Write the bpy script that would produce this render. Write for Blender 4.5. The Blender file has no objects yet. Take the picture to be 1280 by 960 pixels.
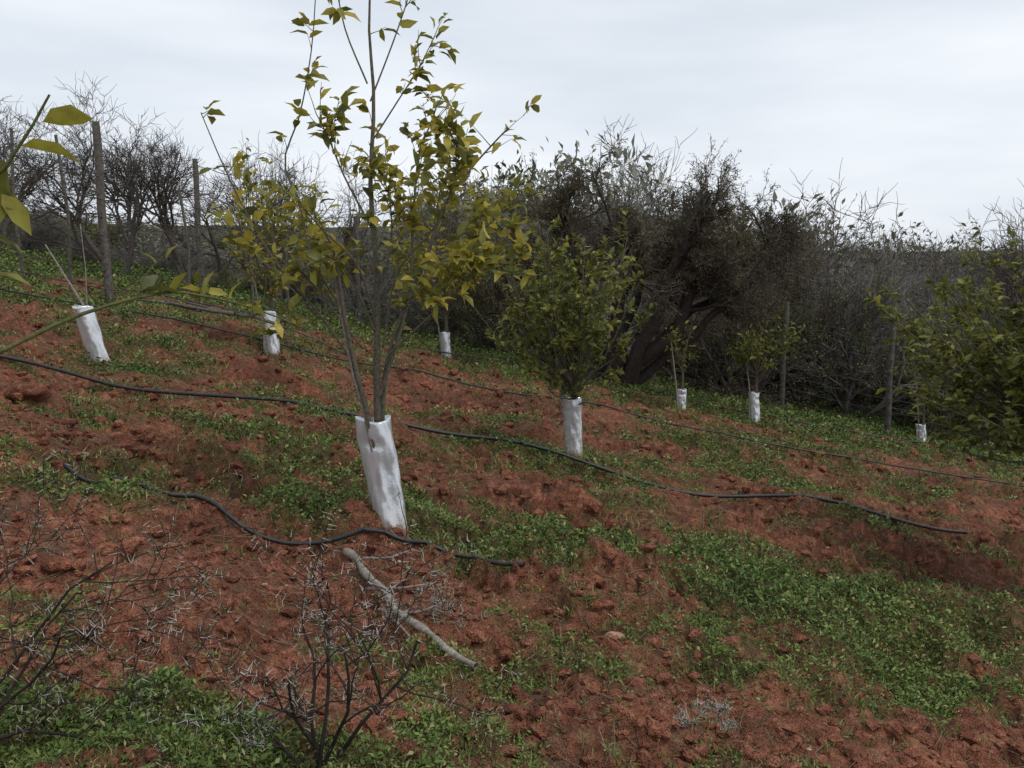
import bpy, math, random
import numpy as np
from mathutils import Vector
S = bpy.context.scene
S.view_settings.view_transform='Standard'
try: S.view_settings.look='None'
except Exception: pass
S.view_settings.exposure=0
rs=np.random.RandomState(7); R=random.Random(11)

# ---------------------------------------------------------------- noise
TB=np.random.RandomState(3).rand(8,256,256)
def vn(x,y,k=0):
    x=np.asarray(x,float);y=np.asarray(y,float)
    xi=np.floor(x).astype(int);yi=np.floor(y).astype(int)
    fx=x-xi;fy=y-yi
    fx=fx*fx*fx*(fx*(fx*6-15)+10);fy=fy*fy*fy*(fy*(fy*6-15)+10)
    T=TB[k%8];a=xi&255;b=(xi+1)&255;c=yi&255;d=(yi+1)&255
    return (T[a,c]*(1-fx)+T[b,c]*fx)*(1-fy)+(T[a,d]*(1-fx)+T[b,d]*fx)*fy
def fbm(x,y,o=4,k=0,g=.5):
    s=0;a=1;t=0
    for i in range(o):
        c,sn=math.cos(.6*i+.3),math.sin(.6*i+.3)
        f=2.03**i
        s=s+a*vn((x*c-y*sn)*f+17*i,(x*sn+y*c)*f+9*i,k+i);t+=a;a*=g
    return s/t
def sm(a,b,x):
    t=np.clip((x-a)/(b-a),0,1);return t*t*(3-2*t)
ROWS=[3.75,7.15,10.4,14.2,18.5,22.5]
MOUNDS=[(.0,5.0,.28,.16,.16),(.42,4.95,.25,.14,.14),(.2,4.72,.18,.09,-.13),(.62,4.75,.16,.08,-.14),(-1.6,4.35,.3,.15,.13),(-1.35,4.1,.2,.1,-.12),
    (-3.3,5.5,.4,.2,.15),(-1.2,2.95,.35,.2,.10),(.15,2.35,.25,.12,.10),(.3,2.12,.2,.09,-.11),(2.6,4.3,.4,.18,.12),(-2.1,6.0,.4,.2,.14),(3.3,6.1,.5,.2,.14),
    (4.6,8.0,.6,.25,.17),(-2.6,8.6,.6,.2,.18),(-2.2,8.2,.5,.15,-.16),(0.3,8.3,.5,.2,.15),(2.6,6.2,.35,.15,.12),(-.9,6.1,.3,.14,.12),(1.6,5.6,.3,.12,.11),(1.9,5.4,.25,.1,-.09),(-1.9,3.3,.3,.15,.09),
    (3.4,8.9,.5,.15,.12),(1.2,6.0,.3,.1,-.08),(-3.9,6.0,.4,.15,.1)]
def H(x,y):
    x=np.asarray(x,float);y=np.asarray(y,float)
    X=32*np.tanh(x/32)
    yy=np.where(y<24,y,24+(10*np.tanh((y-24)/10)))
    z=-1.2-.2*X-.04*yy
    for a,b,s,h in ((-3.8,7.7,1.6,-.24),(.6,7.3,1.7,-.19),(-2.8,10.4,1.3,.08),(3.6,7,1.6,-.08)): z=z+h*np.exp(-((x-a)**2+(y-b)**2)/s**2)
    wob=.35*(vn(x*.35,y*.1,2)-.5)
    for r in ROWS:
        t=(y-r-wob)
        z=z+.10*np.exp(-(t/np.where(t<0,.40,.9))**2)
    z=z-.05
    near=1-sm(40,90,y)
    z=z+near*(.26*(fbm(x*.7,y*.8,3,1)-.5))
    d=fbm(x*2.3,y*2.8,3,3)
    z=z+near*.24*(d-.5)
    for a,b,c,q,h in MOUNDS:
        z=z+h*np.exp(-((x-a)/c)**2-((y-b)/q)**2)*(.6+.8*vn(x*6,y*6,3))
    e=np.abs(fbm(x*4.5,y*4.5,4,5)-.5)*2
    rough=.35+.65*sm(.42,.6,fbm(x*.9,y*1.1,2,6))
    fade=1-sm(14,35,y)
    z=z-fade*rough*.20*np.abs(e-.12)
    q=fbm(x*11,y*11,2,1)
    z=z+fade*.065*rough*(sm(.38,.62,q)-.5)
    z=z+fade*.042*rough*(fbm(x*22,y*22,3,0)-.5)+fade*.010*(fbm(x*60,y*60,2,2)-.5)
    far=sm(50,190,y)
    z=z+far*(9*fbm(x*.012+3,y*.012,3,4)-1.5)+sm(150,600,y)*14
    return z
BL=[(1.0,4.35,.8,.35,1),(1.9,3.9,.8,.45,1),(2.1,3.2,.8,.35,.9),(-1.25,1.95,.5,.35,1.2),(-.2,1.8,.4,.2,.6),(.1,5.6,.5,.4,.5),
    (-1.6,5.3,.6,.4,.9),(-1.2,4.9,.6,.3,.9),(3.0,5.0,1.2,.5,.6),(1.7,8.2,.8,.5,1),(4,10.5,2,.7,.8),(-4,9,2,.5,.4),(2.6,2.9,.8,.4,.8),
    (1.2,2.1,.6,.2,.4),(-.5,3.95,.5,.18,.6),(4.5,14.5,3,1.5,1),(8,16.5,4,2,1),(-2.5,6,.7,.4,.7),(2.6,6.5,1.4,.2,.6)]
RED=[(-1.5,3.1,.9,.5,1.2),(0,2.9,1.2,.55,1.0),(-3.2,6.6,1.2,.5,.8),(.5,6.6,1.2,.4,.5),(-2.5,9.4,2.2,.5,.9),(0,9.8,2,.7,.6),(3.2,7.6,1.5,.5,.6),
     (4.5,8.6,2,.5,.6),(3.8,11.8,2,.8,.5),(-.3,12.5,2,.6,.5),(1.0,2.6,.8,.3,.9),(-3,4.6,.7,.4,.6)]
def G(x,y):
    g=1.8*(fbm(x*1.1,y*1.4,4,4)-.5)+.19+1.7*(fbm(x*3.6,y*5,4,2)-.5)
    for a,b,c,d,w in BL: g=g+.36*w*np.exp(-((x-a)/c)**2-((y-b)/d)**2)
    for a,b,c,d,w in RED: g=g-.48*w*np.exp(-((x-a)/c)**2-((y-b)/d)**2)
    for a,b,c,d,w in MOUNDS: g=g-.4*np.exp(-((x-a)/c)**2-((y-b)/d)**2)
    g=g+.7*sm(12,18,y)+.35*sm(-2,-8,x)*sm(8,12,y)
    return g
# ---------------------------------------------------------------- mesh builder
class MB:
    def __init__(s): s.V=[];s.F=[];s.M=[];s.T=[];s.n=0
    def add(s,V,F,mat=0,tint=None):
        V=np.asarray(V,float).reshape(-1,3);F=np.asarray(F,int)
        if len(F)==0: return
        s.V.append(V);s.F.append(F+s.n);s.M.append(np.full(len(F),mat,np.int32))
        s.T.append(np.zeros(len(F)) if tint is None else np.asarray(tint,float));s.n+=len(V)
    def mesh(s,name,mats,smooth=True):
        me=bpy.data.meshes.new(name)
        V=np.concatenate(s.V);me.vertices.add(len(V));me.vertices.foreach_set('co',V.astype(np.float32).ravel())
        lo=np.concatenate([f.ravel() for f in s.F]);tot=np.concatenate([np.full(len(f),f.shape[1]) for f in s.F])
        st=np.concatenate([[0],np.cumsum(tot)[:-1]])
        me.loops.add(len(lo));me.loops.foreach_set('vertex_index',lo.astype(np.int32))
        me.polygons.add(len(tot));me.polygons.foreach_set('loop_start',st.astype(np.int32))
        me.polygons.foreach_set('material_index',np.concatenate(s.M))
        me.polygons.foreach_set('use_smooth',np.full(len(tot),smooth))
        a=me.attributes.new('tint','FLOAT','FACE');a.data.foreach_set('value',np.concatenate(s.T).astype(np.float32))
        me.update(calc_edges=True)
        for m in mats: me.materials.append(m)
        return me
    def obj(s,name,mats,parent=None,smooth=True):
        o=bpy.data.objects.new(name,s.mesh(name,mats,smooth));S.collection.objects.link(o)
        if parent: o.parent=parent
        return o
def empty(name,loc=(0,0,0)):
    o=bpy.data.objects.new(name,None);S.collection.objects.link(o);o.location=loc;o.empty_display_size=.1;return o
def nrm(a): return a/(np.linalg.norm(a,axis=-1,keepdims=True)+1e-9)
def tube(P,Rr,sides):
    P=np.asarray(P,float);Rr=np.asarray(Rr,float)
    if P.ndim==2:P=P[None];Rr=Rr[None]
    K,n,_=P.shape
    T=nrm(np.gradient(P,axis=1))
    ref=np.zeros((K,1,3));ax=np.abs(T.mean(1));lo=np.argmin(ax,axis=1);ref[np.arange(K),0,lo]=1
    A=nrm(np.cross(T,np.broadcast_to(ref,T.shape)));B=np.cross(T,A)
    an=np.arange(sides)*2*math.pi/sides
    V=P[:,:,None]+Rr[:,:,None,None]*(np.cos(an)[None,None,:,None]*A[:,:,None]+np.sin(an)[None,None,:,None]*B[:,:,None])
    k,i,j=np.meshgrid(np.arange(K),np.arange(n-1),np.arange(sides),indexing='ij')
    b=k*n*sides+i*sides;j2=(j+1)%sides
    F=np.stack([b+j,b+j2,b+sides+j2,b+sides+j],-1).reshape(-1,4)
    return V.reshape(-1,3),F
def leaves(P,D,L,W,droop=.25,simple=False,up=None,fold=.25):
    N=len(P);D=nrm(D)
    if up is None: up=nrm(rs.normal(size=(N,3))*.6+np.array([0,0,1.]))
    Sd=nrm(np.cross(D,up));U=np.cross(Sd,D)
    L=np.broadcast_to(L,(N,))[:,None];W=np.broadcast_to(W,(N,))[:,None]
    if simple:
        V=np.stack([P,P+D*L*.5+Sd*W*.5+U*L*.08,P+D*L-U*L*droop*.4,P+D*L*.5-Sd*W*.5+U*L*.08],1)
        F=np.arange(N*4).reshape(N,4);return V.reshape(-1,3),[F],[np.arange(N)]
    Mid=P+D*L*.52
    T=P+D*L-U*L*droop
    f=W*fold
    V=np.stack([P,Mid,T,P+D*L*.22+Sd*W*.40+U*f*.8,P+D*L*.62+Sd*W*.46+U*(f-L*droop*.3),
                P+D*L*.22-Sd*W*.40+U*f*.8,P+D*L*.62-Sd*W*.46+U*(f-L*droop*.3)],1)
    b=np.arange(N)[:,None]*7
    F4=np.concatenate([b+[0,3,4,1],b+[0,1,6,5]]);F3=np.concatenate([b+[1,4,2],b+[1,2,6]])
    i=np.arange(N);return V.reshape(-1,3),[F4,F3],[np.concatenate([i,i])]*2
def add_leaves(mb,P,D,L,W,mat,tint,**k):
    V,Fs,ix=leaves(P,D,L,W,**k);base=mb.n
    mb.V.append(V);mb.n+=len(V)
    for F,i in zip(Fs,ix):
        mb.F.append(F+base);mb.M.append(np.full(len(F),mat,np.int32));mb.T.append(np.asarray(tint)[i])
# ---------------------------------------------------------------- materials
def newmat(name):
    m=bpy.data.materials.new(name);m.use_nodes=True;nt=m.node_tree
    return m,nt,nt.nodes['Principled BSDF'],nt.nodes['Material Output']
def ramp(nt,st,inp):
    r=nt.nodes.new('ShaderNodeValToRGB');e=r.color_ramp.elements
    while len(e)<len(st): e.new(.5)
    for q,(p,c) in zip(e,st): q.position=p;q.color=(*c,1)
    nt.links.new(inp,r.inputs[0]);return r
def noise(nt,sc,det=5,vec=None,rough=.55):
    n=nt.nodes.new('ShaderNodeTexNoise');n.inputs['Scale'].default_value=sc;n.inputs['Detail'].default_value=det
    n.inputs['Roughness'].default_value=rough
    if vec: nt.links.new(vec,n.inputs['Vector'])
    return n
def coord(nt): return nt.nodes.new('ShaderNodeTexCoord').outputs['Object']
def bump(nt,h,d,st=1,prev=None):
    b=nt.nodes.new('ShaderNodeBump');b.inputs['Distance'].default_value=d;b.inputs['Strength'].default_value=st
    nt.links.new(h,b.inputs['Height'])
    if prev: nt.links.new(prev,b.inputs['Normal'])
    return b.outputs[0]
def mix(nt,f,a,b,mode='MIX'):
    m=nt.nodes.new('ShaderNodeMix');m.data_type='RGBA';m.blend_type=mode
    for s,v in ((0,f),(6,a),(7,b)):
        if hasattr(v,'is_linked'): nt.links.new(v,m.inputs[s])
        else: m.inputs[s].default_value=v if s==0 else (*v,1)
    return m.outputs[2]
def soilmat(name,green=True):
    m,nt,p,o=newmat(name);c=coord(nt);L=nt.links.new
    n1=noise(nt,1.6,5,c,.6);n2=noise(nt,22,4,c,.65);n3=noise(nt,140,1,c,.7)
    r1=ramp(nt,[(.25,(.10,.038,.025)),(.5,(.225,.087,.050)),(.75,(.42,.19,.12))],n2.outputs[0])
    r2=ramp(nt,[(.3,(.55,.54,.53)),(.5,(.98,.98,.98)),(.7,(1.35,1.36,1.36))],n1.outputs[0])
    col=mix(nt,1.,r1.outputs[0],r2.outputs[0],'MULTIPLY')
    r3=ramp(nt,[(.3,(.5,.46,.44)),(.62,(1.15,1.15,1.15))],n3.outputs[0])
    col=mix(nt,.7,col,r3.outputs[0],'MULTIPLY')
    if green:
        a=nt.nodes.new('ShaderNodeAttribute');a.attribute_name='green'
        n4=noise(nt,34,3,c,.7)
        md=nt.nodes.new('ShaderNodeMath');md.operation='MULTIPLY_ADD';L(n4.outputs[0],md.inputs[0]);md.inputs[1].default_value=1.3
        md.inputs[2].default_value=-.65
        ad=nt.nodes.new('ShaderNodeMath');L(a.outputs['Fac'],ad.inputs[0]);L(md.outputs[0],ad.inputs[1])
        fr=ramp(nt,[(.08,(0,0,0)),(.55,(.7,.7,.7))],ad.outputs[0])
        gc=ramp(nt,[(.3,(.040,.042,.018)),(.55,(.095,.11,.032)),(.78,(.17,.175,.065))],n2.outputs[0])
        col=mix(nt,fr.outputs[0],col,gc.outputs[0])
        n6=noise(nt,7,5,c,.75);lr=ramp(nt,[(.47,(0,0,0)),(.63,(.72,.72,.72))],n6.outputs[0])
        col=mix(nt,lr.outputs[0],col,(.105,.072,.044))
        sx=nt.nodes.new('ShaderNodeSeparateXYZ');L(c,sx.inputs[0]);mr=nt.nodes.new('ShaderNodeMapRange')
        mr.inputs[1].default_value=22;mr.inputs[2].default_value=40;L(sx.outputs[1],mr.inputs[0])
        col=mix(nt,mr.outputs[0],col,(.055,.055,.034))
    L(col,p.inputs['Base Color']);p.inputs['Roughness'].default_value=.95;p.inputs['Specular IOR Level'].default_value=.15
    b=bump(nt,n2.outputs[0],.045,1.);b=bump(nt,n3.outputs[0],.008,1.,b);L(b,p.inputs['Normal'])
    return m
def leafmat(name,st,rough=.5,tr=.25,spec=.35):
    m,nt,p,o=newmat(name);L=nt.links.new
    a=nt.nodes.new('ShaderNodeAttribute');a.attribute_name='tint'
    col=ramp(nt,st,a.outputs['Fac']).outputs[0]
    if tr>.2:
        c=coord(nt);n=noise(nt,35,2,c);rr=ramp(nt,[(.3,(.75,.75,.75)),(.7,(1.15,1.15,1.15))],n.outputs[0])
        col=mix(nt,1.,col,rr.outputs[0],'MULTIPLY')
    L(col,p.inputs['Base Color']);p.inputs['Roughness'].default_value=rough;p.inputs['Specular IOR Level'].default_value=spec
    if tr>0:
        t=nt.nodes.new('ShaderNodeBsdfTranslucent');L(col,t.inputs[0])
        x=nt.nodes.new('ShaderNodeMixShader');x.inputs[0].default_value=tr;L(p.outputs[0],x.inputs[1]);L(t.outputs[0],x.inputs[2]);L(x.outputs[0],o.inputs[0])
    return m
def barkmat(name,a,b,sc=30):
    m,nt,p,o=newmat(name);c=coord(nt);n=noise(nt,sc,3,c,.7)
    r=ramp(nt,[(.3,a),(.7,b)],n.outputs[0]);nt.links.new(r.outputs[0],p.inputs['Base Color'])
    p.inputs['Roughness'].default_value=.85;p.inputs['Specular IOR Level'].default_value=.2
    nt.links.new(bump(nt,n.outputs[0],.005,.7),p.inputs['Normal']);return m
M_soil=soilmat('red_soil');M_clod=soilmat('red_clod',False)
M_citrus=leafmat('citrus_leaf',[(0,(.075,.085,.020)),(.3,(.18,.18,.034)),(.62,(.36,.32,.05)),(1,(.64,.49,.085))],.42,.42)
M_citrus2=leafmat('citrus_leaf_green',[(0,(.05,.065,.016)),(.5,(.15,.165,.034)),(.85,(.30,.28,.055)),(1,(.48,.40,.07))],.45,.38)
M_weed=leafmat('weed_leaf',[(0,(.04,.062,.017)),(.5,(.105,.16,.036)),(.85,(.19,.25,.065)),(1,(.30,.27,.12))],.6,0,.2)
M_dark=leafmat('scrub_leaf',[(0,(.055,.047,.030)),(.5,(.125,.107,.062)),(1,(.22,.19,.105))],.8,.15,.1)
M_olive=leafmat('scrub_leaf_olive',[(0,(.06,.068,.028)),(.5,(.15,.165,.065)),(1,(.28,.29,.13))],.8,.15,.1)
M_grey=leafmat('scrub_leaf_grey',[(0,(.095,.095,.075)),(.5,(.19,.19,.148)),(1,(.32,.32,.25))],.8,.15,.1)
M_bark=barkmat('citrus_bark',(.06,.052,.040),(.17,.15,.105),60)
M_green=barkmat('green_twig',(.06,.07,.02),(.14,.14,.05),60)
M_dbark=barkmat('thorn_bark',(.048,.039,.032),(.13,.106,.09),20)
M_trunk=barkmat('dark_thorn_bark',(.016,.012,.010),(.055,.041,.034),20)
M_gbark=barkmat('grey_bark',(.13,.12,.108),(.26,.24,.22),20)
M_wood=barkmat('weathered_wood',(.12,.10,.085),(.36,.32,.27),40)
M_post=barkmat('post_wood',(.055,.047,.040),(.15,.13,.11),18)
M_thorn=barkmat('thorn_tips',(.35,.32,.28),(.6,.56,.5),50)
M_dry=barkmat('dry_straw',(.12,.085,.05),(.3,.24,.15),50)
M_stone=barkmat('tan_stone',(.25,.13,.08),(.5,.34,.24),14)
m,nt,p,o=newmat('black_hose');p.inputs['Roughness'].default_value=.45;M_hose=m
n=noise(nt,20,4,coord(nt));r=ramp(nt,[(.5,(.012,.012,.013)),(.75,(.06,.035,.025))],n.outputs[0]);nt.links.new(r.outputs[0],p.inputs['Base Color'])
m,nt,p,o=newmat('fence_wire');p.inputs['Base Color'].default_value=(.04,.036,.032,1);p.inputs['Metallic'].default_value=.3;p.inputs['Roughness'].default_value=.7;M_wire=m
# guard plastic
m,nt,p,o=newmat('white_plastic_sleeve');c=coord(nt);M_guard=m
sx=nt.nodes.new('ShaderNodeSeparateXYZ');nt.links.new(c,sx.inputs[0])
mp=nt.nodes.new('ShaderNodeMapping');mp.inputs['Scale'].default_value=(1,1,.4);nt.links.new(c,mp.inputs[0])
n=noise(nt,11,2,mp.outputs[0],.5);n2=noise(nt,45,4,c,.65)
ad=nt.nodes.new('ShaderNodeMath');ad.operation='MULTIPLY_ADD';nt.links.new(n2.outputs[0],ad.inputs[0]);ad.inputs[1].default_value=-.10;nt.links.new(sx.outputs[2],ad.inputs[2])
r=ramp(nt,[(.0,(.38,.25,.18)),(.03,(.60,.57,.55)),(.08,(.70,.705,.715)),(1,(.74,.75,.77))],ad.outputs[0])
r2=ramp(nt,[(.3,(.86,.87,.88)),(.6,(1,1,1))],n.outputs[0])
nt.links.new(mix(nt,1.,r.outputs[0],r2.outputs[0],'MULTIPLY'),p.inputs['Base Color']);p.inputs['Roughness'].default_value=.24;p.inputs['Metallic'].default_value=.5
b=bump(nt,n.outputs[0],.045,.7);b=bump(nt,n2.outputs[0],.004,.35,b);nt.links.new(b,p.inputs['Normal'])

# ---------------------------------------------------------------- ground
ys=[-8,-6,-4,-2.5,-1.2,-.3,.3,.7,1.0];y=1.0
while y<30: y+=.0058*y+.001;ys.append(y)
while y<900: y*=1.03;ys.append(y)
ys=np.array(ys);us=np.linspace(-1,1,860);us=us*(.75+.25*us**2)
Yg,Ug=np.meshgrid(ys,us,indexing='ij')
Xg=Ug*(3.2+1.05*np.maximum(Yg,0)+np.where(Yg<0,-Yg,0))
Zg=H(Xg,Yg);nr,nc=Xg.shape
i,j=np.meshgrid(np.arange(nr-1),np.arange(nc-1),indexing='ij');b=(i*nc+j).ravel()
mb=MB();mb.add(np.stack([Xg,Yg,Zg],-1),np.stack([b,b+1,b+nc+1,b+nc],-1))
go=mb.obj('hillside_ground',[M_soil])
a=go.data.attributes.new('green','FLOAT','POINT');a.data.foreach_set('value',G(Xg,Yg).astype(np.float32).ravel())

# ---------------------------------------------------------------- weeds
def scatter(N,y0,y1,fan=.72):
    y=np.exp(rs.uniform(math.log(y0),math.log(y1),N));x=rs.uniform(-1,1,N)*(fan*y+.7);return x,y
def weeds(name,N,y0,y1,thr,nl,mat,scale,soft=.5,lsz=1.):
    x,y=scatter(N,y0,y1);g=G(x,y);k=rs.rand(N)<sm(thr,thr+soft,g);x,y,g=x[k],y[k],g[k]
    n=len(x);s=scale*(.5+.12*y)*rs.uniform(.4,1.4,n)*(1+.5*np.clip(g,0,.8))
    cx=np.repeat(x,nl);cy=np.repeat(y,nl);ss=np.repeat(s,nl);m=n*nl
    an=rs.uniform(0,6.283,m);rad=ss*.042*np.sqrt(rs.rand(m))
    px=cx+np.cos(an)*rad;py=cy+np.sin(an)*rad
    pz=H(px,py)+ss*rs.uniform(.0,.026,m)
    el=rs.uniform(.0,1.1,m)
    D=np.stack([np.cos(an)*np.cos(el),np.sin(an)*np.cos(el),np.sin(el)],-1)
    L=ss*rs.uniform(.009,.022,m)*lsz
    tint=np.clip(np.repeat(rs.normal(.44,.24,n)+.5*(fbm(x*1.5,y*1.5,2,7)-.5),nl)+rs.normal(0,.18,m),0,1)
    mbw=MB();add_leaves(mbw,np.stack([px,py,pz],-1),D,L,L*rs.uniform(.3,.65,m),0,tint,simple=True)
    return mbw.obj(name,[mat])
weeds('green_weeds',110000,1.3,26,.02,10,M_weed,1.0,.75,.9)
weeds('sparse_weeds',28000,1.3,20,-.6,7,M_weed,.75,1.2)
# grass blades / tufts
N=28000;x,y=scatter(N,1.4,28);k=(G(x,y)+rs.normal(0,.3,N)>.12);x,y=x[k],y[k];n=len(x);nl=8
s=(.5+.11*y)*rs.uniform(.4,1.3,n);cx=np.repeat(x,nl)+rs.normal(0,1,n*nl)*.016*np.repeat(s,nl);cy=np.repeat(y,nl)+rs.normal(0,1,n*nl)*.016*np.repeat(s,nl)
D=np.stack([rs.normal(0,.5,n*nl),rs.normal(0,.5,n*nl),np.ones(n*nl)],-1);ss=np.repeat(s,nl)
mb=MB();add_leaves(mb,np.stack([cx,cy,H(cx,cy)-.003],-1),D,ss*rs.uniform(.025,.065,n*nl),ss*.0045,0,np.clip(rs.normal(.68,.25,n*nl),0,1),simple=True,droop=.8)
mb.obj('grass_tufts',[M_weed])
# clods and stones
def ico(sub):
    import bmesh
    bm=bmesh.new();bmesh.ops.create_icosphere(bm,subdivisions=sub,radius=1)
    V=np.array([v.co[:] for v in bm.verts]);F=np.array([[v.index for v in f.verts] for f in bm.faces]);bm.free();return V,F
IV,IF=ico(1)
def lumps(name,N,y0,y1,smin,smax,mat,thr,jit=.28,V0=IV,F0=IF,pw=4,smooth=False):
    x,y=scatter(N,y0,y1);k=(G(x,y)<thr)&(rs.rand(N)<.15+1.4*fbm(x*1.2,y*1.2,2,7)**2);x,y=x[k],y[k];n=len(x)
    s=(smin+(smax-smin)*rs.rand(n)**pw)*(.6+.16*y)
    V=V0[None]*(1+rs.uniform(-jit,jit,(n,len(V0),1)))*np.stack([s*rs.uniform(.8,1.4,n),s*rs.uniform(.8,1.3,n),s*rs.uniform(.5,.9,n)],-1)[:,None]
    a=rs.uniform(0,6.28,n);c,sn=np.cos(a)[:,None],np.sin(a)[:,None]
    V=np.stack([V[...,0]*c-V[...,1]*sn,V[...,0]*sn+V[...,1]*c,V[...,2]],-1)
    V+=np.stack([x,y,H(x,y)+s*.1],-1)[:,None]
    F=(F0[None]+np.arange(n)[:,None,None]*len(V0)).reshape(-1,3)
    mbl=MB();mbl.add(V,F);return mbl.obj(name,[mat],smooth=smooth)
lumps('soil_clods',34000,1.4,14,.003,.036,M_clod,.35)
lumps('pebbles',600,1.5,10,.003,.013,M_stone,.3)
IV2,IF2=ico(3)
def rock(x,y,s,mat,name='field_stone',sc=(1.2,1,.7)):
    V=IV2*np.array(sc)*s;V=V*(1+.35*(fbm(IV2[:,0]*1.6+x*7,IV2[:,1]*1.6+IV2[:,2]*1.3+y,3,1)-.5)[:,None]*1.8)
    mbr=MB();mbr.add(V,IF2);o=mbr.obj(name,[mat]);o.location=(x,y,float(H(x,y))+s*.2);o.rotation_euler=(.1,.1,R.uniform(0,6));return o
rock(-1.30,3.22,.035,M_stone);rock(.40,3.15,.032,M_stone);rock(.10,2.13,.022,M_stone)
for a in [(-3.1,5.4,.11),(-.02,5.0,.09),(3.0,3.9,.06),(2.4,4.6,.06),(-1.55,4.45,.08),(1.5,6.3,.06),(3.6,6.6,.07),(.5,2.35,.04),(.15,2.5,.05),(-1.6,2.9,.05),(-1.0,2.8,.04)]: rock(a[0],a[1],a[2],M_clod,'soil_boulder',(1.2,1,.6))
# straw / litter
N=7000;x,y=scatter(N,1.4,12);a=rs.uniform(0,6.28,N);Ls=(.02+.06*rs.rand(N)**2)*(.7+.1*y)
P=[]
for t in (-1,0,1):
    xx=x+np.cos(a)*Ls*t;yy=y+np.sin(a)*Ls*t;P.append(np.stack([xx,yy,H(xx,yy)+.004+rs.uniform(0,.015,N)*(t!=0)],-1))
V,F=tube(np.stack(P,1),np.full((N,3),.0011)*(.6+.25*y)[:,None],3);mb=MB();mb.add(V,F);mb.obj('dry_twig_litter',[M_dry])

# ---------------------------------------------------------------- drip hoses
def smooth_line(pts,n):
    pts=np.array(pts,float);t=np.arange(len(pts));T=np.linspace(0,len(pts)-1,n)
    out=[]
    for c in range(pts.shape[1]):
        v=pts[:,c];m=np.gradient(v);i=np.minimum(T.astype(int),len(pts)-2);f=T-i
        out.append((2*f**3-3*f**2+1)*v[i]+(f**3-2*f**2+f)*m[i]+(-2*f**3+3*f**2)*v[i+1]+(f**3-f**2)*m[i+1])
    return np.stack(out,-1)
def hose(pts,r,name='drip_hose',lift=0):
    L=smooth_line(pts,260);L[:,1]+=.05*(vn(L[:,0]*1.3,L[:,1]*0+3,1)-.5)
    z=H(L[:,0],L[:,1]);zs=z.copy()
    for _ in range(90): zs=np.maximum(np.convolve(np.pad(zs,2,'edge'),np.ones(5)/5,'valid'),z-.006)
    V,F=tube(np.column_stack([L,zs+r*.9+lift]),np.full(len(L),r),8);mb=MB();mb.add(V,F);mb.obj(name,[M_hose])
hose([(-2.1,3.90),(-1.75,3.80),(-1.4,3.66),(-1.1,3.56),(-.7,3.60),(-.45,3.62),(-.2,3.62),(0.05,3.5)],.0105,lift=.008)
hose([(-5.5,6.5),(-3.9,6.9),(-3.0,6.95),(-2.0,6.9),(-1.2,6.9),(-.5,6.98),(.5,7.0),(1.4,6.9),(2.2,7.0),(3.0,6.95),(3.8,6.9)],.0155,lift=.010)
hose([(-9,10.2),(-6.4,10.3),(-4.5,10.4),(-2.8,10.2),(-1.5,10.3),(0,10.2),(1.2,10.3),(3,10.2),(5.5,10.4),(8,10.3)],.010)
hose([(-7,13.8),(-4,14),(0,14.3),(4.2,14.2),(7,14.2),(12,14.1)],.010)

# ---------------------------------------------------------------- tree guards
def guard(x,y,h,w,lean=(0,0),seed=1):
    n,mz=56,44;V=[]
    an=np.arange(n)/n*2*math.pi
    for k in range(mz):
        t=k/(mz-1)
        rx=w*.5*(1.03-.05*math.sin(t*3+seed));ry=rx*(.75)
        wr=.20*(fbm(np.cos(an)*1.3+seed*3+4,np.sin(an)*1.3+t*2.6+5,3,seed)-.5)+.08*(vn(np.cos(an)*3+9+seed,t*9+np.sin(an)*3,2)-.5)
        fold=.04*np.sin(an*3+seed+t*3)
        pinch=-.16*np.exp(-((t-.80)/.05)**2)*np.exp(-((np.mod(an-4.4+seed,6.283)-1)/.8)**2)
        rr=(1+wr*1.3+fold+pinch)*(1+.06*np.cos(4*an))
        z=t*h+(.010*np.sin(an*2+seed)*(t>.97) ) -.04*(k==0)
        V.append(np.stack([rx*rr*np.cos(an)+lean[0]*t,ry*rr*np.sin(an)+lean[1]*t,z+0*an],-1))
    for t,sh in ((1,.93),(.85,.9)):
        ring=V[mz-1].copy();c=ring.mean(0);ring[:,:2]=c[:2]+(ring[:,:2]-c[:2])*sh;ring[:,2]-=(1-t)*h;V.append(ring)
    V=np.array(V).reshape(-1,3);K=mz+2
    i,j=np.meshgrid(np.arange(K-1),np.arange(n),indexing='ij');j2=(j+1)%n
    F=np.stack([i*n+j,i*n+j2,(i+1)*n+j2,(i+1)*n+j],-1).reshape(-1,4)
    mb=MB();mb.add(V,F);o=mb.obj('tree_guard',[M_guard]);o.location=(x,y,float(H(x,y))-.01);return o
GX=[(-.56,3.83,.56,.15,(-.075,.02)),(.54,7.3,.55,.15,(-.02,0)),(-3.78,7.8,.56,.17,(-.14,0)),(-2.85,10.1,.56,.16,(-.03,0)),
    (-1.13,14.6,.56,.16,(-.02,0)),(4.05,14.0,.55,.17,(-.03,0)),(2.72,13.5,.40,.14,(0,0)),(7.55,15.4,.42,.16,(-.04,0))]
for k,g in enumerate(GX): guard(g[0],g[1],g[2],g[3],g[4],k+1)

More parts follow.
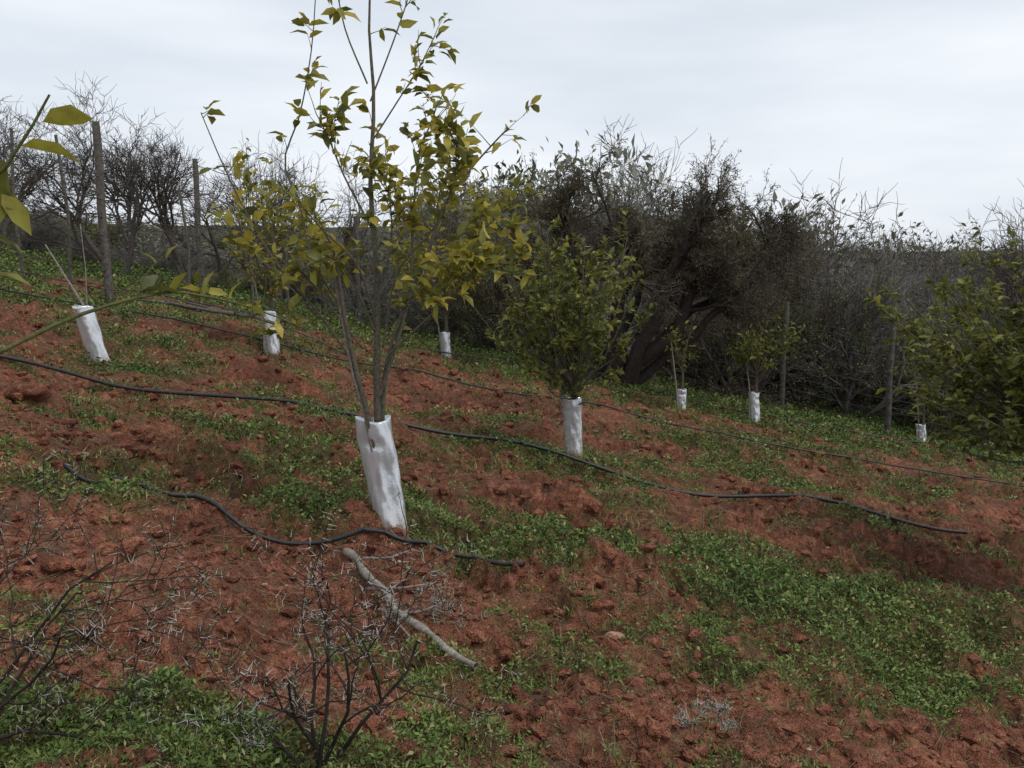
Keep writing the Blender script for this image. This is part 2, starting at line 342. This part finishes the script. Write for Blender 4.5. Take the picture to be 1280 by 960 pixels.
# ---------------------------------------------------------------- citrus trees
def twigs_from(polys,rnd,num,lmin,lmax,r0,t0=.3,up=.6,n=5):
    out=[]
    for _ in range(num):
        P,_r=rnd.choice(polys);P=np.asarray(P);f=rnd.uniform(t0,1)*(len(P)-1);i=min(int(f),len(P)-2);p=P[i]+(P[i+1]-P[i])*(f-i)
        d=nrm(P[i+1]-P[i])*.5+np.array([rnd.gauss(0,.7),rnd.gauss(0,.7),rnd.gauss(up,.4)]);d=nrm(d);L=rnd.uniform(lmin,lmax)
        pts=[p];
        for s in range(n-1):
            d=nrm(d+np.array([rnd.gauss(0,.12),rnd.gauss(0,.12),rnd.gauss(.03,.1)]));pts.append(pts[-1]+d*L/(n-1))
        out.append((np.array(pts),np.linspace(r0,r0*.35,n)))
    return out
def leaf_on(polys,rnd,num,t0=.2,spread=.01):
    P=[];D=[]
    for _ in range(num):
        Q,_r=rnd.choice(polys);f=(t0+(1-t0)*rnd.random()**.8)*(len(Q)-1);i=min(int(f),len(Q)-2)
        t=nrm(Q[i+1]-Q[i]);P.append(Q[i]+(Q[i+1]-Q[i])*(f-i)+np.array([rnd.gauss(0,spread) for _ in range(3)]))
        D.append(t*.6+np.array([rnd.gauss(0,.7),rnd.gauss(0,.7),rnd.gauss(-.1,.45)]))
    return np.array(P),np.array(D)
def emit(mb,polys,sides,mat):
    by={}
    for P,r in polys: by.setdefault(len(P),[]).append((P,r))
    for n,l in by.items():
        V,F=tube(np.array([a for a,_ in l]),np.array([b for _,b in l]),sides);mb.add(V,F,mat)
# main tree, coordinates in metres relative to the trunk foot
k=.00372
def S_(pts,r0,r1,n=14,dy=0,dy1=0):
    q=smooth_line([((a-486)*k,dy+(dy1-dy)*i/(len(pts)-1),(675-b)*k) for i,(a,b) in enumerate(pts)],n)
    return (q,np.linspace(r0,r1,n))
stems=[S_([(486,675),(464,540),(450,470),(438,400),(430,330),(415,290)],.017,.004,16,0,-.12),
 S_([(486,675),(472,560),(472,440),(474,350),(468,250),(474,150),(470,60),(478,-25)],.020,.003,20,0,.05),
 S_([(490,675),(475,540),(483,460),(502,400),(532,330),(556,265),(590,220),(632,175)],.016,.003,18,.01,.15),
 S_([(474,500),(500,420),(512,360),(515,280),(522,200),(540,160)],.009,.003,14,0,.25),
 S_([(452,470),(405,400),(360,345),(325,285),(298,225),(275,165)],.006,.0022,16,0,-.02),
 S_([(438,400),(400,340),(385,270),(368,220),(388,165),(404,90),(412,12)],.006,.002,18,0,.02),
 S_([(470,150),(495,90),(512,45),(525,5)],.004,.002,12,.03,.05),
 S_([(468,200),(500,150),(525,110),(545,70)],.004,.002,12,.03,.12),
 S_([(467,130),(445,75),(436,30),(428,-15)],.004,.002,12,.03,-.02),
 S_([(470,300),(440,240),(425,200),(415,175)],.005,.002,12,.03,-.05),
 S_([(530,330),(575,320),(600,315),(640,355)],.005,.002,12,.05,-.05),
 S_([(512,360),(560,310),(600,280),(645,270)],.006,.002,12,.05,.3),
 S_([(450,455),(400,425),(340,400),(280,378)],.005,.002,12,-.02,-.25),
 S_([(471,420),(440,360),(400,320),(370,300)],.006,.002,12,0,.3),
 S_([(471,400),(455,340),(420,300),(400,270)],.006,.002,12,0,-.25),
 S_([(485,450),(540,400),(575,370),(600,345)],.006,.002,12,0,-.25),
 S_([(480,440),(500,350),(545,300),(570,250),(575,205)],.006,.002,12,0,-.2),
 S_([(455,440),(420,390),(400,360),(385,345)],.005,.002,12,0,-.1),
 S_([(400,400),(350,350),(310,320),(280,290)],.005,.002,12,0,.15),
 S_([(474,380),(490,320),(490,270),(480,230)],.005,.002,12,0,.1)]
rnd=random.Random(5)
mt=empty('lemon_tree',(-.56,3.83,float(H(-.56,3.83))))
mid=[stems[i] for i in (2,3,10,11,15,16,2,3,10,11,15,16,9,13,14,17,19,19,13,17)]
top=[stems[1],stems[6],stems[7],stems[8]]
tw=twigs_from(mid,rnd,185,.07,.22,.0026,.30)
tws=twigs_from(top,rnd,46,.05,.16,.0022,.4)+twigs_from([stems[4]],rnd,13,.06,.18,.0022,.5)+twigs_from([stems[5]],rnd,6,.04,.12,.002,.5)+twigs_from([stems[12],stems[18]],rnd,18,.06,.2,.0022,.4)
tw2=twigs_from(tw,rnd,130,.05,.14,.0018,.3,.3)
mb=MB();emit(mb,stems,8,0);emit(mb,tw+tws+tw2,5,1);mb.obj('trunk_and_branches',[M_bark,M_green],mt)
Pa,Da=leaf_on(tw+tw2,rnd,980);Pb,Db=leaf_on(tws,rnd,250);Pc,Dc=leaf_on(mid+stems[6:9],rnd,120,.5)
P=np.concatenate([Pa,Pb,Pc]);D=np.concatenate([Da,Db,Dc]);n=len(P)
mb=MB();L=rs.uniform(.045,.092,n);add_leaves(mb,P,D,L,L*rs.uniform(.38,.52,n),0,np.clip(rs.beta(2,2.2,n)*1.05,0,1),droop=.22);mb.obj('leaves',[M_citrus],mt)
st=MB();V,F=tube(np.array([(-.02,-.03,.1),((457-486)*k,-.03,(675-520)*k),((445-486)*k,-.05,(675-470)*k),((424-486)*k,-.07,(675-335)*k)]),np.array([.007,.007,.007,.006]),6);st.add(V,F);st.obj('stake',[M_wood],mt)

def citrus(x,y,h,cw,ch,seed,nleaf,ls=.08,mat=None,nb=26,stake=True,off=0):
    rnd=random.Random(seed);e=empty('lemon_tree',(x,y,float(H(x,y))))
    zc=h-ch/2;tr=[];base=np.array([0,0,0.]);fork=np.array([0,0,max(.45,zc-ch*.45)])
    tr.append((smooth_line([base,fork*.5+np.array([.01,0,0]),fork],8),np.linspace(.028,.02,8)*h/2.2))
    main=[]
    for i in range(nb):
        while 1:
            q=np.array([rnd.uniform(-1,1) for _ in range(3)])
            if q.dot(q)<1: break
        q=q*(.7+.5*rnd.random())*np.array([cw/2,cw/2,ch/2])+np.array([off,0,zc]);s=fork*rnd.uniform(.75,1.05);m=(s+q)/2+np.array([q[0]*.08,q[1]*.08,-.04*ch])
        main.append((smooth_line([s,m,q],8),np.linspace(.009,.003,8)*h/2.2))
    tw=twigs_from(main,rnd,nb*7,.10*ls/.08,.32*ls/.08,.0025,.45,.35)
    mb=MB();emit(mb,tr+main,6,0);emit(mb,tw,4,1);mb.obj('trunk_and_branches',[M_bark,M_green],e)
    P,D=leaf_on(tw,rnd,nleaf);n=len(P);L=rs.uniform(.6,1.2,n)*ls
    mb=MB();add_leaves(mb,P,D,L,L*.46,0,np.clip(rs.beta(2,2.2,n),0,1),droop=.22);mb.obj('leaves',[mat or M_citrus2],e)
    if stake:
        st=MB();V,F=tube(np.array([(-.05,-.05,0),(-.12,-.05,.6),(-.2,-.06,1.15)]),np.array([.012,.011,.01]),6);st.add(V,F);st.obj('stake',[M_wood],e)
    return e
citrus(.54,7.3,2.3,1.65,1.7,21,4000,.072,nb=56,off=-.1)
citrus(-2.85,10.1,2.6,1.4,1.9,22,700,.085,M_citrus,nb=22)
citrus(-1.13,14.6,2.9,2.1,2.0,23,1700,.10,M_citrus,nb=30)
citrus(4.05,14.0,2.2,1.2,1.4,24,1000,.085,nb=24)
citrus(2.72,13.5,1.7,.7,.9,25,140,.08,nb=8)
citrus(7.55,15.4,1.9,1.0,1.2,26,300,.08,nb=12)
citrus(3.95,5.6,2.62,2.5,1.55,27,13000,.068,nb=170,stake=False,off=-.35)
# dead sapling in the left guard
e=empty('dead_sapling',(-3.9,7.8,float(H(-3.75,7.8))));mb=MB()
V,F=tube(np.array([(.1,0,.1),(0,0,.55),(-.17,0,.85),(-.32,0,1.12)]),np.array([.014,.013,.01,.007]),6);mb.add(V,F)
V,F=tube(np.array([(.02,0,.5),(.03,0,.9),(.0,.02,1.3)]),np.array([.006,.005,.004]),6);mb.add(V,F);mb.obj('stem',[M_wood],e)

# citrus tree just outside the frame on the left, branches reach in
e=empty('lemon_tree',(0,0,0));zg=float(H(-1.75,1.55))
def ln(pts,r0,r1,n=14): return (smooth_line(pts,n),np.linspace(r0,r1,n))
br=[ln([(-1.75,1.55,zg),(-1.7,1.55,zg+.4),(-1.72,1.55,zg+.75),(-1.65,1.55,zg+1.2),(-1.5,1.5,.25),(-1.45,1.5,.6)],.03,.008,20),
    ln([(-1.72,1.55,zg+.6),(-1.35,1.62,-.33),(-1.05,1.7,-.185),(-.90,1.77,-.105),(-.76,1.85,-.062),(-.70,1.93,-.07),(-.62,2.05,-.105),(-.52,2.2,-.17)],.006,.0015,24),
    ln([(-1.65,1.55,zg+1.1),(-1.2,1.5,.02),(-.92,1.5,.13),(-.84,1.5,.205),(-.785,1.5,.285)],.005,.002),
    ln([(-1.65,1.55,zg+1.0),(-1.2,1.55,-.03),(-.98,1.5,.03),(-.9,1.5,.05)],.006,.002),
    ln([(-1.65,1.55,zg+1.2),(-1.3,1.5,.3),(-1.0,1.5,.40),(-.91,1.52,.45)],.005,.002),
    ln([(-.80,1.82,-.075),(-.78,1.83,-.02),(-.74,1.84,.02)],.002,.001,6)]
rnd=random.Random(9);mb=MB();emit(mb,br,7,0)
tw=twigs_from(br[:1],rnd,40,.15,.4,.003,.6);tw=[t for t in tw if t[0][:,0].max()<-.98];emit(mb,tw,5,0);mb.obj('trunk_and_branches',[M_green],e)
P,D=leaf_on(tw,rnd,150)
LP=[(-.80,1.5,.24,1,-.1,.15,.10,.75),(-.84,1.5,.20,.9,.2,-.1,.10,.8),(-.87,1.5,.18,-.2,.2,-1,.09,.3),(-.9,1.5,.14,.4,-.3,-.8,.09,.55),(-.92,1.5,.12,.9,.1,-.25,.085,.25),
 (-.95,1.5,.05,1,.1,-.1,.085,.2),(-.9,1.5,.05,.8,.1,-.4,.06,.3),(-.91,1.52,.45,.7,0,.4,.03,.4),(-.93,1.5,-.02,1,0,0,.09,.55),(-1.0,1.52,.0,.9,.1,-.2,.09,.7),
 (-.78,1.83,-.06,-.1,.5,.35,.09,.15),(-.80,1.84,-.06,1,.2,.1,.10,.1),(-.74,1.86,-.065,.4,.1,.8,.06,.6),(-.70,1.95,-.07,.2,.1,1,.06,.7),(-.66,2.0,-.085,.3,.1,.9,.05,.95),(-.74,1.84,.01,.5,0,.8,.04,.6),
 (-.76,1.84,.0,-.6,0,.7,.04,.7),(-.63,2.04,-.10,.9,.2,-.4,.05,.6),(-.93,1.5,.08,.3,-.1,.6,.07,.6),(-.9,1.5,.16,-.9,-.1,.1,.08,.5),(-.88,1.5,.12,.6,.1,-.9,.08,.7)]
LP=np.array(LP);P=np.concatenate([P,LP[:,:3]]);D=np.concatenate([D,LP[:,3:6]]);n=len(P)
L=np.concatenate([rs.uniform(.06,.1,n-len(LP)),LP[:,6]]);T=np.concatenate([rs.rand(n-len(LP)),LP[:,7]*.7])
mb=MB();add_leaves(mb,P,D,L,L*.42,0,T,droop=.2);mb.obj('leaves',[M_citrus],e)

# ---------------------------------------------------------------- thorny scrub (grown recursively)
def grow(rnd,p,d,L,r,lv,par,out):
    n=6;pts=[p];q=p.copy();dd=d.copy()
    for s in range(n-1):
        dd=(dd+Vector((rnd.gauss(0,par['w']),rnd.gauss(0,par['w']),rnd.gauss(par['up'][lv],par['w'])))).normalized()
        q=q+dd*(L/(n-1));pts.append(q)
    rr=[r*(1-.55*i/(n-1)) for i in range(n)];out[lv].append((pts,rr))
    kids(rnd,pts,rr,L,lv,par,out)
def kids(rnd,pts,rr,L,lv,par,out):
    n=len(pts)
    if lv+1>=len(par['n']) or par['n'][lv+1]==0: return
    for c in range(par['n'][lv+1]):
        t0=par.get('t0',.25) if lv else par.get('t00',par.get('t0',.25))
        t=rnd.uniform(t0,1)*(n-1);i=min(int(t),n-2);b=pts[i].lerp(pts[i+1],t-i)
        ax=(pts[i+1]-pts[i]).normalized();rv=Vector((rnd.gauss(0,1),rnd.gauss(0,1),rnd.gauss(0,1)));rv=(rv-ax*rv.dot(ax)).normalized()
        a=math.radians(rnd.uniform(*par['ang']));nd=(ax*math.cos(a)+rv*math.sin(a)).normalized()
        if par.get('zlow') and b.z<par['zlow'] and nd.z<.3: nd=Vector((nd.x,nd.y,abs(nd.z)+.6)).normalized()
        grow(rnd,b,nd,L*rnd.uniform(*par['lf']),max(rr[i]*.6,par['rmin']),lv+1,par,out)
def scrub_mesh(name,seed,stems,L0,r0,par,nleaf,lsz,mats,spreadang=(10,50),fixed=None,zmin=None):
    rnd=random.Random(seed);out=[[] for _ in par['n']]
    for s in range(stems):
        a=rnd.uniform(0,6.28);t=math.radians(rnd.uniform(*spreadang))
        grow(rnd,Vector((rnd.gauss(0,.08),rnd.gauss(0,.08),-.1)),Vector((math.cos(a)*math.sin(t),math.sin(a)*math.sin(t),math.cos(t))),L0*rnd.uniform(.8,1.15),r0*rnd.uniform(.7,1.1),0,par,out)
    if fixed:
        for pts,ra,rb in fixed:
            q=smooth_line(pts,9);q[1:-1]+=np.array([[rnd.gauss(0,.05) for _ in range(3)] for _ in range(7)]);pv=[Vector(v) for v in q];rr=list(np.linspace(ra,rb,9)*1.2);out[0].append((pv,rr));kids(rnd,pv,[v*.7 for v in rr],L0,0,par,out)
    if zmin is not None:
        for lv in range(1,len(out)): out[lv]=[(a,b) for a,b in out[lv] if min(v.z for v in a)>zmin+.25*math.sin(a[0].x*5)]
    mb=MB()
    for lv,l in enumerate(out):
        if not l: continue
        P=np.array([[v[:] for v in a] for a,_ in l]);Rr=np.array([b for _,b in l]);V,F=tube(P,Rr,[8,5,4,3,3][min(lv,4)]);mb.add(V,F,0 if lv>1 or not fixed else 2)
    if nleaf:
        P=np.array([[v[:] for v in a] for a,_ in out[-1]+out[-2]]);K=len(P);i=rs.randint(0,K,nleaf);f=rs.rand(nleaf)*4.99;s=f.astype(int)
        A=P[i,s];B=P[i,s+1];Q=A+(B-A)*(f-s)[:,None]+rs.normal(0,lsz*.6,(nleaf,3));D=nrm(B-A)*.8+rs.normal(0,.5,(nleaf,3))
        clump=vn(Q[:,0]*1.7+seed,Q[:,1]*1.7+Q[:,2]*1.3,seed)
        L=rs.uniform(.6,1.5,nleaf)*lsz;add_leaves(mb,Q,D,L,L*.34,1,np.clip(clump*1.1-.1+rs.normal(0,.15,nleaf),0,1),simple=True)
    return mb.mesh(name,mats)
pb=dict(n=[1,6,5,5,4],up=[.03,.05,.04,.04,.04],w=.17,ang=(20,60),lf=(.42,.72),rmin=.0055,t0=.25,t00=.45)
pd=dict(n=[1,6,6,6],up=[.04,.04,.04,.05],w=.13,ang=(15,55),lf=(.5,.8),rmin=.006)
bare=[scrub_mesh('bare_thorn_tree',s,2,2.1,.065,pb,0,.02,[M_dbark,M_dark],(3,32)) for s in (1,2,3)]
bareg=[scrub_mesh('bare_grey_tree',s,4,1.7,.05,pb,900,.03,[M_gbark,M_grey],(5,35)) for s in (4,5)]
dark=[scrub_mesh('thorn_bush',s,9,1.45,.065,pd,20000,.04,[M_dbark,M_dark],(15,75)) for s in (6,7)]
olive=[scrub_mesh('olive_shrub',s,9,1.3,.04,pd,17000,.045,[M_dbark,M_olive],(10,70)) for s in (8,9)]
grey=[scrub_mesh('grey_shrub',s,9,1.3,.045,pd,13000,.045,[M_gbark,M_grey],(10,65)) for s in (10,12)]
# the big gnarled thorn tree: thick splayed limbs, crown leaning to the right
pg=dict(n=[1,12,7,6,2],up=[.03,.03,.03,.03,.02],w=.18,ang=(20,70),lf=(.40,.72),rmin=.0055,t0=.2,t00=.50,zlow=1.3)
u=.0135
def gp(l): return [((a-755)*u,dy,(515-b)*u) for a,b,dy in l]
gn=[(gp([(745,520,0),(735,475,-.05),(700,440,-.1),(690,390,-.1),(655,350,.2)]),.12,.04),(gp([(755,520,0),(775,460,-.2),(765,400,-.3),(785,350,-.3),(755,310,-.3)]),.13,.04),
    (gp([(762,520,0),(790,475,-.1),(835,440,-.2),(860,385,-.1),(905,335,.1)]),.15,.05),(gp([(770,520,0),(790,460,-.3),(820,390,-.4),(835,340,-.4),(860,305,-.4)]),.12,.04),
    (gp([(750,520,.1),(770,440,.5),(820,370,.9),(870,330,1.1)]),.11,.04),(gp([(770,520,0),(830,470,-.1),(885,415,-.2),(945,370,-.3)]),.09,.03),
    (gp([(740,520,0),(700,490,.0),(655,450,-.1),(630,400,-.1)]),.07,.03),(gp([(755,520,.1),(740,440,.6),(720,350,.7),(700,300,.7)]),.10,.04),(gp([(770,500,.1),(860,430,.5),(920,370,.6),(965,330,.6)]),.08,.03)]
bigt=scrub_mesh('gnarled_thorn_tree',40,0,1.35,.1,pg,85000,.040,[M_dbark,M_dark,M_trunk],fixed=gn,zmin=1.35)
# twiggy low-detail clump used only for the far slopes
def clump(name,seed,mats,n=1500,bs=240):
    q=np.random.RandomState(seed);th=q.uniform(0,6.28,n);c=q.rand(n)**.5;cz=q.rand(n)
    P=np.stack([np.cos(th)*c*1.7,np.sin(th)*c*1.7,.2+cz*2.6*(1-.55*c**2)*(.6+.8*vn(np.cos(th)*c*1.6+seed,np.sin(th)*c*1.6,seed))],-1)
    D=q.normal(0,.8,(n,3))+[0,0,.4];L=q.uniform(.08,.26,n)
    mb=MB();add_leaves(mb,P,D,L,L*.4,1,np.clip(vn(P[:,0]*1.5+seed,P[:,2]*1.5,1)+q.normal(0,.15,n),0,1),simple=True)
    th=q.uniform(0,6.28,bs);c=q.uniform(.1,1.6,bs);top=np.stack([np.cos(th)*c,np.sin(th)*c,q.uniform(1.2,3.0,bs)*(1-.15*c)],-1)+q.normal(0,.15,(bs,3));bot=top*[.35,.35,.1]
    md=(top+bot)/2+q.normal(0,.2,(bs,3));V,F=tube(np.stack([bot,md,top],1),np.tile([.02,.011,.003],(bs,1)),3);mb.add(V,F,0);return mb.mesh(name,mats)
fc=[clump('far_scrub',1,[M_dbark,M_dark],2600),clump('far_scrub',2,[M_dbark,M_olive],2600),clump('far_scrub',3,[M_gbark,M_grey],2400),clump('far_scrub',4,[M_gbark,M_dark],1200,300)]
def put(me,x,y,s,rz=None,sz=1,name=None):
    o=bpy.data.objects.new(name or me.name.split('.')[0],me);S.collection.objects.link(o)
    o.location=(x,y,float(H(x,y))-.05);o.rotation_euler=(0,0,R.uniform(0,6.28) if rz is None else rz);o.scale=(s,s,s*sz);return o
put(bigt,1.65,14.6,1.0,0)
for (v,x,y,s,sz) in [
 (dark[0],5.3,18.8,1.35,1.1),(olive[1],6.6,19.3,1.3,1.1),
 (bareg[0],1.0,20.2,1.2,1.0),(bareg[1],2.6,21.0,1.35,1.05),(bareg[0],-.6,19.5,1.1,1),(grey[0],7.7,18.8,1.25,1.1),(olive[1],9.3,18.6,1.1,1.1),(olive[0],9.8,21.5,1.3,1.1),
 (bare[0],7.2,22,1.35,1.05),(bareg[1],8.6,21.0,1.35,1.1),(bareg[0],6.2,20.6,1.25,1.1),(olive[0],3.2,23.5,1.3,1.1),(grey[0],.8,23.5,1.3,1),
 (olive[1],-.6,18.0,1.1,1),(grey[0],-2.4,19.5,1.0,1),(bare[1],-3.3,19.8,.95,1),(bare[0],-1.6,21,1.0,1),
 (bare[2],-5.4,20,1.05,1),(bare[0],-7.4,19.5,1.05,1),(bare[1],-9.4,20.5,1.1,1),(bare[2],-11.4,19.5,1.1,1),(bare[1],-13.8,21,1.15,1.0),(bare[0],-8.4,18.6,.9,1),
 (bare[2],-8.4,24.5,1.15,1),(bare[1],-6.4,26,1.15,1),(bare[2],-14.5,25,1.25,1),(bare[0],-11.5,26,1.2,1),(grey[0],-9.2,23,.6,.7),(grey[1],-12.5,22.5,.65,.7),(olive[1],-6.2,22,.6,.7),(grey[1],-4.6,22.5,.8,.8),(olive[0],-7.6,21.4,.45,.7),(grey[0],-10.4,21.2,.45,.8),(olive[1],-13.2,23.6,.6,.8),
 (bare[0],10.9,19.2,1.35,1.15),(bareg[1],12.2,20.0,1.45,1.15),(bare[2],9.9,24,1.5,1.1),(olive[0],11.9,22,1.2,1),(olive[1],14.5,23,1.3,1),(grey[0],12.8,21.5,1.1,.9),(bareg[1],15.5,22,1.2,1.1),(olive[1],11.0,24.5,1.2,1),(bareg[0],13.5,27,1.6,1.1),(bare[1],4.3,23,1.4,1.05)]:
    put(v,x,y,s,None,sz)
far=empty('distant_scrub',(0,0,0))
for i in range(230):
    y=26+50*R.random()**1.3;x=R.uniform(-.85,.85)*y
    lf=x<-.06*y
    o=put(R.choice(fc),x,y,R.uniform(.5,.85) if lf else R.uniform(.9,1.9),None,R.uniform(.5,.75) if lf else R.uniform(.8,1.25),'scrub');o.parent=far
for i in range(34):
    y=R.uniform(30,60);x=R.uniform(.1,.66)*y
    o=put(R.choice(bareg+bare),x,y,R.uniform(1.5,2.4),None,1,'scrub');o.parent=far
for i in range(420):
    y=R.uniform(75,300);x=R.uniform(-.1,.8)*y
    o=put(R.choice(fc),x,y,R.uniform(1.5,3.6),None,1,'scrub');o.parent=far

# ---------------------------------------------------------------- wire fence
f=empty('wire_fence',(0,0,0))
posts=[(-12.5,14.5,2.1),(-9.1,13.4,2.3),(-5.72,12.15,2.55),(-6.15,17.0,2.75),(-3.2,17.9,2.3),(0,18,2.2),(3.0,18,2.1),(5.5,17.2,2.2),(7.3,16.3,2.65),(12,17.0,2.3),(16,17.8,2.2)]
mb=MB();tops=[]
for (x,y,h) in posts:
    z=float(H(x,y));n=10;t=np.linspace(0,1,n);lx=R.uniform(-.06,.06)
    V,F=tube(np.stack([x+lx*t+.01*np.sin(t*9),y+0*t,z-.2+t*(h+.2)],-1),.06*(1-.12*t)*(1+.06*np.sin(t*23+x)),10);mb.add(V,F)
    mb.add(V[-10:],np.array([list(range(10))]))
    tops.append((x,y,z,h))
mb.obj('posts',[M_post],f)
mb=MB()
for a,b in zip(tops[:-1],tops[1:]):
    for q in (.25,.5,.75,1.0,1.25,1.5,1.8):
        t=np.linspace(0,1,8);za=a[2]+q;zb=b[2]+q
        V,F=tube(np.stack([a[0]+(b[0]-a[0])*t,a[1]+(b[1]-a[1])*t-.08,za+(zb-za)*t-.12*t*(1-t)],-1),np.full(8,.0065),4);mb.add(V,F)
mb.obj('wires',[M_wire],f)
mb=MB()
for x,y,h in [(-6.5,12.6,2.3),(-5.0,16.5,1.6),(-4.4,16.9,1.5),(-7.4,13,2.2),(-3.8,17.2,1.5),(-5.6,14.8,1.9),(-8.1,13.3,2.3)]:
    z=float(H(x,y));V,F=tube(np.array([(x,y,z-.1),(x+R.uniform(-.08,.08),y,z+h/2),(x+R.uniform(-.1,.1),y,z+h)]),np.array([.030,.027,.024]),6);mb.add(V,F)
mb.obj('droppers',[M_post],f)

# ---------------------------------------------------------------- foreground thorn shrubs
def thornshrub(x,y,seed,dirs,L0,r0=.0055):
    rnd=random.Random(seed);par=dict(n=[1,4,3,2],up=[.03,.02,0,0],w=.20,ang=(25,70),lf=(.4,.72),rmin=.0014,t0=.3);out=[[] for _ in range(4)]
    for d,l in dirs: grow(rnd,Vector((rnd.gauss(0,.01),rnd.gauss(0,.01),-.02)),Vector(d).normalized(),L0*l,r0,0,par,out)
    e=empty('thorn_shrub',(x,y,float(H(x,y))));mb=MB();TP=[];TR=[];LPp=[]
    for lv,l in enumerate(out):
        V,F=tube(np.array([[v[:] for v in a] for a,_ in l]),np.array([b for _,b in l]),5);mb.add(V,F,0)
        for a,_ in l:
            for i in range(1,6):
                ax=(a[i]-a[i-1]).normalized()
                for _k in range(2):
                    if rnd.random()<.42:
                        rv=Vector((rnd.gauss(0,1),rnd.gauss(0,1),rnd.gauss(.2,1)));rv=(rv-ax*rv.dot(ax)*.8).normalized();Lq=rnd.uniform(.010,.028)
                        TP.append([a[i][:],(a[i]+rv*Lq)[:]]);TR.append([.0010,.0002])
                if rnd.random()<.2: LPp.append(a[i][:])
    V,F=tube(np.array(TP),np.array(TR),3);mb.add(V,F,1)
    P=np.array(LPp);P=np.repeat(P,3,0)+rs.normal(0,.004,(len(P)*3,3));add_leaves(mb,P,rs.normal(0,1,P.shape),rs.uniform(.005,.011,len(P)),.004,2,np.clip(rs.normal(.3,.2,len(P)),0,1),simple=True)
    mb.obj('thorny_branches',[M_trunk,M_thorn,M_weed],e)
thornshrub(-.47,1.93,31,[((-.05,0,1),.85),((.5,0,1),.95),((.25,.2,1),1.),((-.4,.1,1),.8),((1,.1,.9),1.),((-.9,.1,.6),.5)],.43,.0065)
thornshrub(-1.26,1.78,32,[((.2,0,1),1.),((.6,.1,.8),1.1),((-.3,0,1),1.),((.9,0,.45),1.),((.5,.3,.5),.9),((.1,.2,1.),1.2),((-.1,.3,1.),1.3)],.44)
thornshrub(-.45,3.1,33,[((.6,0,.5),.8),((.9,-.2,.3),.9),((.1,-.3,.6),.6),((.8,.3,.4),.7)],.26,.004)
thornshrub(.62,2.55,34,[((.6,0,.2),.8),((-.9,-.2,.2),.7),((.2,.5,.3),.6)],.13,.002)

# ---------------------------------------------------------------- dead branch on the ground
e=empty('dead_branch',(0,0,0));mb=MB()
def ong(pts,r0,r1,n=26,lift=0):
    L=smooth_line(pts,n);L[:,0]+=.012*np.sin(np.arange(n)*.5)*(n>20);z=H(L[:,0],L[:,1]);zs=z.copy()
    for _ in range(80): zs=np.maximum(np.convolve(np.pad(zs,2,'edge'),np.ones(5)/5,'valid'),z)
    t=np.linspace(0,1,n);rr=(r0+(r1-r0)*t)*(1+.18*np.sin(t*31)+.12*np.sin(t*57));V,F=tube(np.column_stack([L,zs+r0*.9+lift*t]),rr,9);mb.add(V,F)
ong([(-.72,3.55),(-.58,3.3),(-.45,3.05),(-.28,2.75),(-.12,2.52)],.016,.011,40)
ong([(-.45,3.05),(-.33,3.02),(-.25,3.06)],.009,.003,12,.05)
ong([(-.58,3.25),(-.45,3.2),(-.3,3.2)],.007,.003,12,.04)
ong([(-.5,3.1),(-.4,2.9),(-.34,2.75)],.006,.003,12,.03)
ong([(-.62,3.4),(-.5,3.35),(-.42,3.38),(-.36,3.3)],.006,.002,12,.06)
mb.obj('limb',[M_wood],e)
e2=empty('dead_branch',(0,0,0));mb=MB()
ong([(-3.9,12.0),(-4.6,12.1),(-5.4,12.3)],.03,.015,20,.12);ong([(-4.4,12.05),(-4.9,12.3),(-5.2,12.7)],.02,.01,14,.2);ong([(-3.4,13),(-4.3,13.1),(-5,13)],.022,.015,20,.1)
mb.obj('limb',[M_post],e2)

# ---------------------------------------------------------------- light
w=bpy.data.worlds.new('World');S.world=w;w.use_nodes=True;nt=w.node_tree;nt.nodes.clear();L=nt.links.new
out=nt.nodes.new('ShaderNodeOutputWorld');sky=nt.nodes.new('ShaderNodeTexSky');sky.sky_type='NISHITA';sky.sun_disc=False
EL,AZ=math.radians(48),math.radians(35)
sky.sun_elevation=EL;sky.sun_rotation=AZ
b1=nt.nodes.new('ShaderNodeBackground');b1.inputs[1].default_value=.1;L(sky.outputs[0],b1.inputs[0])
tc=nt.nodes.new('ShaderNodeTexCoord');mp=nt.nodes.new('ShaderNodeMapping');mp.inputs['Scale'].default_value=(1,1,5);L(tc.outputs['Generated'],mp.inputs[0])
n=noise(nt,1.5,6,mp.outputs[0],.5);r=ramp(nt,[(.3,(.60,.66,.74)),(.5,(.70,.75,.82)),(.72,(.88,.91,.95))],n.outputs[0])
b2=nt.nodes.new('ShaderNodeBackground');b2.inputs[1].default_value=1.12;L(r.outputs[0],b2.inputs[0])
mx=nt.nodes.new('ShaderNodeMixShader');mx.inputs[0].default_value=.92;L(b1.outputs[0],mx.inputs[1]);L(b2.outputs[0],mx.inputs[2]);L(mx.outputs[0],out.inputs[0])
sl=bpy.data.lights.new('sun','SUN');sl.energy=1.3;sl.angle=math.radians(20);sl.color=(1,.97,.92);so=bpy.data.objects.new('sun',sl);S.collection.objects.link(so)
d=Vector((math.sin(AZ)*math.cos(EL),-.35*math.cos(EL),math.sin(EL)));so.rotation_euler=d.to_track_quat('Z','Y').to_euler()
sky.sun_rotation=math.atan2(d.x,d.y)
cam=bpy.data.cameras.new('camera');cam.lens=29.95;cam.sensor_width=36;cam.clip_end=3000;cam.clip_start=.05
co=bpy.data.objects.new('camera',cam);S.collection.objects.link(co);co.location=(0,0,0);co.rotation_euler=(math.radians(82),0,0);S.camera=co
print('done',sum(len(o.data.polygons) for o in S.objects if o.type=='MESH'))
